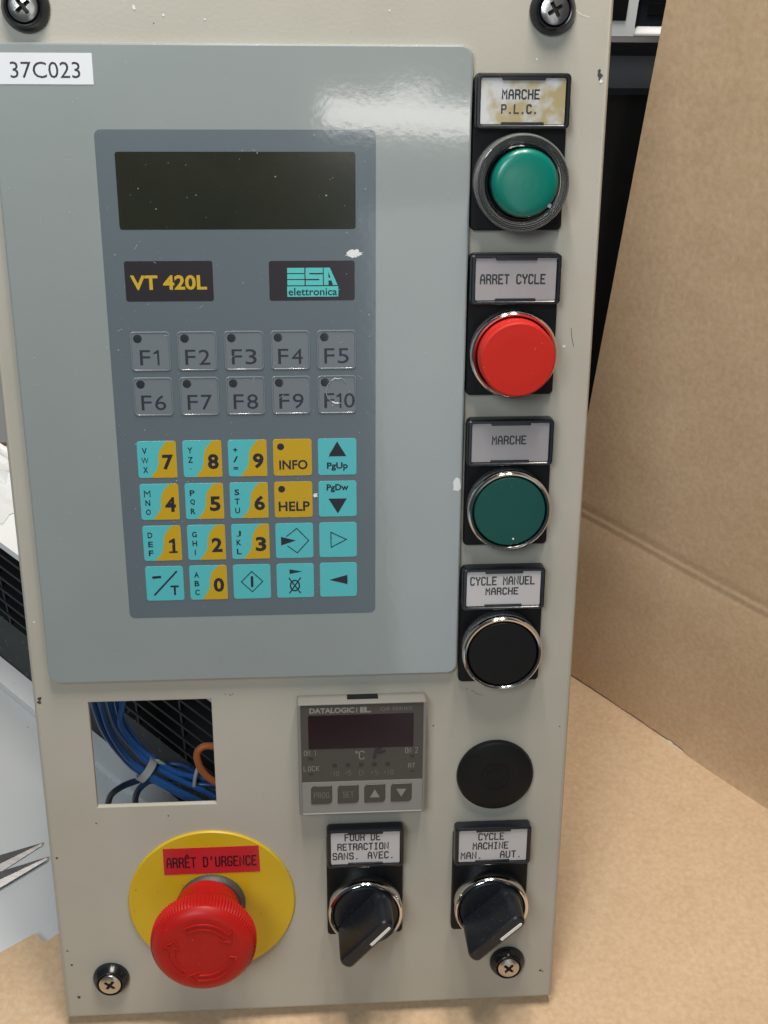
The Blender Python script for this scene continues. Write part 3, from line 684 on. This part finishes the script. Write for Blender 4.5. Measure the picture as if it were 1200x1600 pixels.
def arrow(a0, a1):                              # embossed outline of a curved arrow, clockwise from a0 to a1
    m = MB('redm'); z = 30.28
    r_in, r_out = 10.4, 12.6; N = 14; P = []
    A = lambda a, r: (cx + r * math.cos(a), cy + r * math.sin(a))
    for q in range(N + 1): P.append(A(a0 + (a1 - a0) * q / N, r_out))
    s = -1 if a1 < a0 else 1
    P += [A(a1, r_out + 1.7), A(a1 + s * .30, (r_in + r_out) / 2), A(a1, r_in - 1.7)]
    for q in range(N + 1): P.append(A(a1 + (a0 - a1) * q / N, r_in))
    n = len(P); zz = z + .42
    def off(k):
        out = []
        for i in range(n):
            p0, p1, p2 = Vector(P[i - 1]), Vector(P[i]), Vector(P[(i + 1) % n])
            d1, d2 = (p1 - p0).normalized(), (p2 - p1).normalized(); t = d1 + d2; t = t.normalized() if t.length > .01 else d1
            nrm = Vector((-t.y, t.x)); q = p1 + nrm * k / max(.55, nrm.dot(Vector((-d1.y, d1.x)))); out.append((q.x, q.y))
        return out
    i1, o1 = off(.24), off(-.24)
    m.loft([[(x, y, z) for x, y in off(-.36)], [(x, y, zz) for x, y in o1], [(x, y, zz) for x, y in i1], [(x, y, z) for x, y in off(.36)]], False, False)
    part('embossed_arrow', m, es)
arrow(R(118), R(38)); arrow(R(232), R(166)); arrow(R(-12), R(-100))
lb = MB('redtape'); pts = [(23.6, -63.8), (60.3, -63.7), (60.9, -75.7), (23.5, -75.6)]
lb.prism([(23.6, -75.7), (60.8, -75.7), (60.5, -63.7), (23.6, -63.8)], 1.3, 1.5, .0); lb.use('inkt'); plot(lb, "ARRÊT D'URGENCE", 25.0, 59.3, -72.4, -68.2, 1.55, .60, 6.3)
part('warning_label', lb, es)

# ---- temperature controller
cx, cy = 100.7, -23.4
k = MB('ctl'); k.rframe(cx, cy, 47.9, 47.7, .8, 45.4, 46.2, .4, 0, 7.0, 6.3, .5, 3, icy=cy)
tc_ = part('temperature_controller', k, panel, (cx, cy, 0))
k = MB('blk'); k.rbox(cx + .3, cy + 24.0, 11.5, .5, .1, 1.0, 4.2, .05); part('release_slot', k, tc_)
k = MB('ctlf'); k.rbox(cx, cy, 45.6, 46.3, .4, 2, 6.5, .1); zf = 6.55
k.use('ctlprint'); text(k, 'DATALOGIC', 81.2, 97.8, -3.8, -1.5, zf, .04); k.rflat(98.7, -2.8, .35, 2.2, .02, zf); text(k, 'IL', 99.9, 104.0, -3.9, -1.5, zf, .06)
k.use('ctlfaint'); text(k, 'QB SERIES', 107.4, 119.2, -3.6, -1.9, zf)
k.use('ctlprint')
plot(k, 'ON 1', 79.0, 83.6, -21.4, -19.3, zf, .22); plot(k, 'LOCK', 78.8, 84.4, -28.0, -26.0, zf, .22); plot(k, 'ON 2', 116.9, 121.5, -21.5, -19.3, zf, .22); plot(k, 'AT', 118.1, 120.5, -27.9, -26.0, zf, .22)
k.stroke([(98.6 + .42 * math.cos(a * math.pi / 5), -20.6 + .42 * math.sin(a * math.pi / 5)) for a in range(10)], .28, zf, True); plot(k, 'C', 99.6, 101.4, -23.5, -20.2, zf, .32)
k.use('ctlfaint')
for tx, a, c_ in (('-10', 88.4, 91.8), ('-5', 94.0, 96.4), ('0', 99.6, 101.0), ('+5', 103.9, 106.6), ('+10', 108.8, 112.3)): plot(k, tx, a, c_, -30.5, -28.5, zf, .2)
k.use('inkl'); k.stroke([(105.3, -22.9), (105.5, -21.6), (105.9, -20.2), (106.3, -19.1)], 1.25, zf + .10).stroke([(105.6, -20.9), (107.4, -20.9), (109.0, -20.4)], 1.05, zf + .12).stroke([(106.2, -19.3), (107.6, -19.2)], .9, zf + .14)
part('front_face', k, tc_)
k = MB('ctldisp'); k.rbox(100.25, -11.7, 39.2, 14.2, .6, 6.3, 6.62, .08); part('display_window', k, tc_)
for u, v, w, h in ((81.4, -22.7, 1.9, 1.3), (119.4, -22.8, 1.6, 1.0), (81.4, -29.4, 1.7, .8), (119.4, -29.2, 1.6, .7)) + tuple((90.3 + 5.0 * q, -25.9, 1.7, 1.6) for q in range(5)):
    k = MB('ctlled'); k.rbox(u, v, w, h, .1, 6.4, 6.6, .05); part('indicator_light', k, tc_)
k = MB('ctlstrip'); k.rbox(cx - .05, -39.75, 45.5, 13.6, .2, 6.4, 6.58, .05); part('key_strip', k, tc_)
for q in range(4):
    u = 85.25 + 10.07 * q; k = MB('ctlkey'); v = -38.5
    # keys have two square and two rounded corners
    pts = []
    for (sx, sy, rr) in ((1, 1, .3), (-1, 1, 1.6), (-1, -1, .3), (1, -1, 1.6)):
        a0 = {(1, 1): 0, (-1, 1): 90, (-1, -1): 180, (1, -1): 270}[(sx, sy)]
        for i in range(5): a = R(a0 + 90 * i / 4); pts.append((u + sx * (4 - rr) + rr * math.cos(a), v + sy * (4 - rr) + rr * math.sin(a)))
    k.prism(pts, 6.5, 6.85, .12)
    if q < 2: k.use('ctlfaint'); plot(k, ('PROG', 'SET')[q], u - (2.8 if q == 0 else 1.9), u + (2.8 if q == 0 else 1.9), v - 1.2, v + 1.1, 6.9, .26)
    elif q == 2: k.use('ctlstrip'); k.poly([(u - 1.9, v - 1.7), (u + 1.9, v - 1.7), (u, v + 1.8)], 6.9)
    else: k.use('ctlstrip'); k.poly([(u - 1.9, v + 1.7), (u, v - 1.8), (u + 1.9, v + 1.7)], 6.9)
    part('controller_key', k, tc_)

# ---------------------------------------------------------------- cardboard box (world mm)
box = thing('cardboard_box', 'opened brown cardboard box under and to the right of the control panel', 'cardboard box', (230, 60, FZ))
f = MB('card'); f.prism([(-230, -75), (-54, 34), (-40.5, 42.5), (-35.5, 38), (-31, 41.5), (20, 66), (70, 60), (166, 158), (208, 204), (227, 203), (318, 100), (531, -134), (531, -420), (-230, -420)][::-1], FZ - 3.2, FZ)
wpart('bottom_panel', f, box)
DX, DY = 0.6731, -0.7395; NX, NY = 0.7395, 0.6731           # along the wall; away from the camera
def wall_pt(s, off, z): return (222.6 + DX * s + NX * off, 184.3 + DY * s + NY * off, z)
prof = [(-.3, 1.6), (.0, 8), (.0, 40), (-.1, 80), (0, 104.5), (.35, 106.4), (.5, 108.0), (.15, 109.6), (.1, 110.8), (.35, 112.0), (.45, 113.2), (.05, 115.0), (0, 118), (-.5, 170), (-1.0, 240), (-1.6, 320), (-2.0, 410)]
wl = MB('card'); ss = [-16 + 4.0 * i for i in range(72)]; cols = []
for s in ss:
    row = []
    for off, z in prof:
        zz = z + FZ - 1.2 + (s * 0.03 if 100 < z < 120 else 0); e = 0
        if z < 2:                                # the cut lower edge: a ragged slit, then a fold into the bottom panel
            zz = FZ + (1.1 + random.uniform(-.35, .35) if s < 74 else .05)
            if s >= 74: off = -1.3
        e = .030 * (z - 166) * max(0, 1 - (s - ss[0]) / 100)
        row.append(wall_pt(s + e, off + .35 * math.sin(s * .05 + z * .013), zz))
    cols.append(row)
ids = [wl.ring(r) for r in cols]
for a, b_ in zip(ids, ids[1:]): wl.bridge(a, b_, False)
back = [wl.ring([(x + NX * 3.2, y + NY * 3.2, z) for x, y, z in r]) for r in cols]
for a, b_ in zip(back, back[1:]): wl.bridge(a, b_, False)
for k in range(len(ids) - 1): wl.face((ids[k][0], ids[k + 1][0], back[k + 1][0], back[k][0])); wl.face((ids[k][-1], ids[k + 1][-1], back[k + 1][-1], back[k][-1]))
wl.bridge(ids[0], back[0], False); wl.bridge(ids[-1], back[-1], False)
wpart('side_panel', wl, box, sharp=60)
for a0, a1 in ((38, 41), (57, 73)):                # torn pale fibres where the slit ends in the fold
    tr = MB('torn'); N = 14; lo, hi = [], []
    for q in range(N + 1):
        s_ = a0 + (a1 - a0) * q / N; k = math.sin(math.pi * q / N) * random.uniform(.5, 1.2)
        lo.append(wall_pt(s_, -1.2 - .9 * k, FZ + .08)); hi.append(wall_pt(s_, -.9, FZ + .1 + 1.5 * k))
    tr.bridge(tr.ring(lo), tr.ring(hi), False); tr.flat = True; wpart('torn_edge', tr, box)

# ---------------------------------------------------------------- machine behind the panel
MX, MY = -86.0, 207.0; ax, ay = 0.7208, -0.6931; bx, by = 0.6931, 0.7208     # along the front, away from it
def mp(s, d, z): return (MX + ax * s + bx * d, MY + ay * s + by * d, z)
def mbox(mb, s0, s1, d0, d1, z0, z1): mb.loft([[mp(s0, d0, z0), mp(s1, d0, z0), mp(s1, d1, z0), mp(s0, d1, z0)], [mp(s0, d0, z1), mp(s1, d0, z1), mp(s1, d1, z1), mp(s0, d1, z1)]], True)
mach = thing('ventilated_machine', 'low black louvred machine with white lid and base behind the control panel', 'machine', mp(60, 60, TZ))
m = MB('machd'); mbox(m, -90, 196, 1.5, 46, TZ, 34); m.use('mach'); mbox(m, -89.5, 195.5, 7, 45, 33.5, 93); wpart('casing', m, mach)
m = MB('machw'); mbox(m, -95, 200, -10, 1.2, TZ, TZ + 6); wpart('base_rim', m, mach)
m = MB('machw'); mbox(m, -91, 197, 0, 47, 93.3, 97.5); wpart('lid', m, mach)
for q in range(6):
    m = MB('mach'); z = 41 + 9.0 * q
    m.loft([[mp(-90, 1.0, z - 1.2), mp(-90, 1.0, z + .6), mp(-90, 6.9, z + 4.6), mp(-90, 6.9, z + 2.8)], [mp(196, 1.0, z - 1.2), mp(196, 1.0, z + .6), mp(196, 6.9, z + 4.6), mp(196, 6.9, z + 2.8)]], True)
    wpart('louvre_slat', m, mach)
m = MB('mach')
for q in range(9): mbox(m, -80 + 33 * q, -78.6 + 33 * q, 1.4, 6.8, 34.2, 93)
wpart('louvre_rib', m, mach)
# black cabinet and white device seen between the panel and the cardboard
cb = thing('black_cabinet', 'tall black cabinet standing in the gap behind the right edge of the panel', 'cabinet', (250, 235, TZ))
m = MB('mach'); m.box(150, 330, 216, 252, TZ, 300); wpart('body', m, cb)
m = MB('dgrey'); m.box(149, 331, 215, 252.3, 300.3, 303); wpart('top_cover', m, cb)
m = MB('mach'); m.box(150, 330, 254, 330, TZ, 308); wpart('rear_body', m, cb)
dv = thing('white_device', 'white device with a dark recessed front, lying at the top behind the panel', 'device', (228, 280, 308))
m = MB('white')
def wbox(mb, x0, x1, y0, y1, z0, z1, b=2): mb.loft([[(x0, y0, z0), (x1, y0, z0), (x1, y1, z0), (x0, y1, z0)], [(x0, y0, z1 - b), (x1, y0, z1 - b), (x1, y1, z1 - b), (x0, y1, z1 - b)], [(x0 + b, y0 + b, z1), (x1 - b, y0 + b, z1), (x1 - b, y1 - b, z1), (x0 + b, y1 - b, z1)]], True)
wbox(m, 180, 223.5, 261, 330, 308.2, 345); wbox(m, 223.7, 270, 262, 330, 308.2, 311); wbox(m, 223.7, 270, 262, 330, 326, 345); wpart('shell', m, dv)
m = MB('dgrey'); wbox(m, 223.8, 269, 265, 329, 311.2, 325.8, .2); wpart('front_recess', m, dv)
m = MB('blk'); wbox(m, 229, 238, 264, 266, 316, 321, .2); wpart('slot', m, dv)
m = MB('blk'); wbox(m, 212, 219, 260.2, 262, 315, 324, .3); wpart('port', m, dv)
# crumpled plastic bag on the table at the far left
bg_ = MB('bag'); n = 14; g = []
for i in range(n):
    for j in range(n):
        e = math.sin(math.pi * i / (n - 1)) * math.sin(math.pi * j / (n - 1))
        x, y, z = mp(-66 + 86 * i / (n - 1) + random.uniform(-2, 2), 6 + 38 * j / (n - 1) + random.uniform(-1, 1), 97.9 + e * (6 + random.uniform(-4, 6)))
        g.append((x, y, z))
r = bg_.ring(g)
for i in range(n - 1):
    for j in range(n - 1): bg_.face((r[i * n + j], r[(i + 1) * n + j], r[(i + 1) * n + j + 1], r[i * n + j + 1]))
bg_.flat = True
tag(wpart('plastic_bag', bg_, sharp=15), 'crumpled whitish plastic bag lying on the white lid past the left panel edge', 'plastic bag')

# ---------------------------------------------------------------- scissors on the table
sc = thing('scissors', 'open steel scissors lying on the white table left of the panel', 'scissors', (-88, 60, TZ))
def blade(tip, rootu, rootl, z, name):
    m = MB('steel'); tx, ty = tip
    mid = ((rootu[0] * .45 + rootl[0] * .55), (rootu[1] * .45 + rootl[1] * .55))
    m.loft([[(rootu[0], rootu[1], z), (rootl[0], rootl[1], z), (tx, ty - .7, z), (tx + .2, ty + .4, z)], [(rootu[0], rootu[1], z + 1.3), (rootl[0], rootl[1], z + .4), (tx, ty - .7, z + .4), (tx + .2, ty + .4, z + .9)],
            [(mid[0], mid[1] + .6, z + 1.5), (mid[0], mid[1] - .2, z + 1.5), (tx - 1, ty - .35, z + 1.0), (tx - 1, ty - .2, z + 1.0)]], True)
    o = wpart(name, m, sc, sharp=10); return o
blade((-45, 91), (-90, 76.4), (-90, 53.5), TZ + .3, 'blade')
blade((-41, 82), (-88, 66), (-88, 46.6), TZ + 1.9, 'blade')
for (a, b_, z) in (((-88, 64), (-128, 40), TZ + .4), ((-86, 60), (-132, 62), TZ + 2)):
    m = MB('blk'); d_ = (Vector(b_) - Vector(a)).normalized(); e_ = Vector(b_) + d_ * 14
    m.tube([(a[0], a[1], z + 2), ((a[0] + b_[0]) / 2, (a[1] + b_[1]) / 2, z + 2.5), (b_[0], b_[1], z + 3)], 2.2)
    lp = [(e_.x + 14 * math.cos(q * math.pi / 8 + .2), e_.y + 11 * math.sin(q * math.pi / 8 + .2), z + 3) for q in range(17)]
    m.tube(lp, 3.0); wpart('handle', m, sc)

# ---------------------------------------------------------------- cables behind the cutout (panel axes, standing free behind it)
def cable(pts, r, m, name, label, cat, group=None):
    mb = MB(m); q = [P2W(u, v, w) / MM for u, v, w in pts]; mb.tube(q, r, 12)
    return tag(wpart(name, mb, sharp=60), label, cat, group)
G = 'blue cables hanging behind the cutout'
LBS = ['leftmost blue cable of the bundle hanging behind the square cutout', 'second blue cable from the left in the bundle behind the cutout', 'third blue cable from the left in the hanging bundle', 'fourth blue cable from the left in the hanging bundle']
for LB, pts in zip(LBS, ([(-3, 22, -22), (-5.0, -5, -30), (-4.9, -19, -34), (-1.6, -34, -36), (6.0, -47, -36), (12.0, -53, -36), (24, -62.5, -37), (34, -70, -38), (46, -84, -42)],
            [(0, 22, -24), (-1.8, -5, -30), (-1.6, -19, -33), (0.6, -31.5, -34), (5.8, -43.5, -35), (13.2, -51.2, -34.5), (25.5, -60.5, -35), (36, -68, -36), (48, -82, -40)],
            [(3, 22, -26), (1.2, -5, -31), (1.3, -19, -35), (3.2, -31, -37), (8.4, -41, -38), (15.0, -49.6, -38), (27, -58.5, -39), (38, -66, -40), (50, -78, -44)],
            [(5, 22, -30), (3.8, -5, -34), (3.8, -19, -37), (5.2, -30, -39), (10.4, -41, -40), (16.2, -50.5, -40), (26, -59, -42), (37, -64, -44), (50, -74, -48)])):
    cable(pts, 1.3, 'blue', 'blue_cable', LB, 'cable', G)
cable([(12, 20, -32), (7.8, -8, -34), (6.6, -19, -34), (5.0, -27, -34), (6.6, -34, -36), (11, -42, -38), (17, -48.5, -39), (27, -56, -40), (40, -62, -44)], 1.25, 'blue', 'blue_cable', 'blue cable with a bend, rightmost of the hanging blue bundle', 'cable', G)
cable([(20, -61, -40), (13.5, -56.3, -37), (8, -57.5, -37), (2, -60.8, -38), (-2.6, -66, -40), (-5.5, -76, -44)], 1.35, 'dblue', 'blue_cable', 'dark blue cable curving off left below the clip, the longer one', 'cable', G)
cable([(22, -63, -41), (15.5, -57.8, -38), (10.6, -61, -38.5), (8.0, -66, -40), (6.6, -74, -44)], 1.35, 'dblue', 'blue_cable', 'dark blue cable curving down just below the clip, the shorter one', 'cable', G)
cable([(14, -56, -44), (21, -54.0, -44), (28, -54.8, -44), (34, -59, -44), (46, -66, -48)], 1.5, 'dblue', 'blue_cable', 'dark blue cable arching right of the clip', 'cable', G)
cable([(22, -60, -43), (30, -61.8, -42), (38, -62.6, -41), (50, -64, -42)], 1.5, 'dblue', 'blue_cable', 'dark blue cable lying level at the lower right of the cutout', 'cable', G)
cable([(52, -43.0, -38), (44, -41.6, -36), (38, -40.6, -35), (34.9, -43.6, -34.5), (35.8, -49.5, -34), (39, -54.6, -34), (45, -59.5, -35), (54, -66, -38)], 1.5, 'orange', 'orange_cable', 'orange cable looping at the right side of the square cutout', 'cable')
cm = MB('clip'); q = []
for k_ in range(15):
    a = R(-60 + 250 * k_ / 14); q.append((14.3 + 4.6 * math.cos(a) * .5 - 3.0 * math.sin(a) * .62 * -1 * -.2, -51.8, 0))
arc = []
du, dv_ = Vector((.62, .78, 0)), Vector((0, 0, 1))          # across the bundle, outwards
al = Vector((.78, -.62, 0))
for k_ in range(13):
    a = R(-25 + 235 * k_ / 12); arc.append(Vector((13.6, -51.6, -36.5)) + du * (4.6 * math.cos(a)) + dv_ * (4.4 * math.sin(a)))
rr = []
for p in arc:
    c0 = Vector((13.6, -51.6, -36.5)); n_ = (p - c0).normalized(); rr.append([p - al * 1.6, p + al * 1.6, p + al * 1.6 + n_ * .9, p - al * 1.6 + n_ * .9])
rr = [[tuple(P2W(*x) / MM) for x in ring_] for ring_ in rr]; cm.loft(rr, True)
e0 = Vector(arc[0]); ar = [[tuple(P2W(*(e0 + al * s_ + du * t_ + dv_ * o_)) / MM) for s_, t_, o_ in ((-1.6, 0, 0), (1.6, 0, 0), (1.6, 0, .9), (-1.6, 0, .9))], [tuple(P2W(*(e0 + al * s_ + du * t_ + al * 3 + dv_ * o_)) / MM) for s_, t_, o_ in ((-1.2, 2.2, .6), (2.0, 2.2, .6), (2.0, 2.2, 1.5), (-1.2, 2.2, 1.5))]]
cm.loft(ar, True)
tag(wpart('cable_clip', cm), 'grey plastic clip holding the blue cables together', 'cable clip')
cn = MB('clip'); cn.tube([tuple(P2W(35.2, -50, -37) / MM), tuple(P2W(33.4, -56, -37) / MM), tuple(P2W(32.6, -61, -38) / MM)], .8)
tag(wpart('wire_tag', cn), 'thin pale wire end beside the orange cable', 'wire')
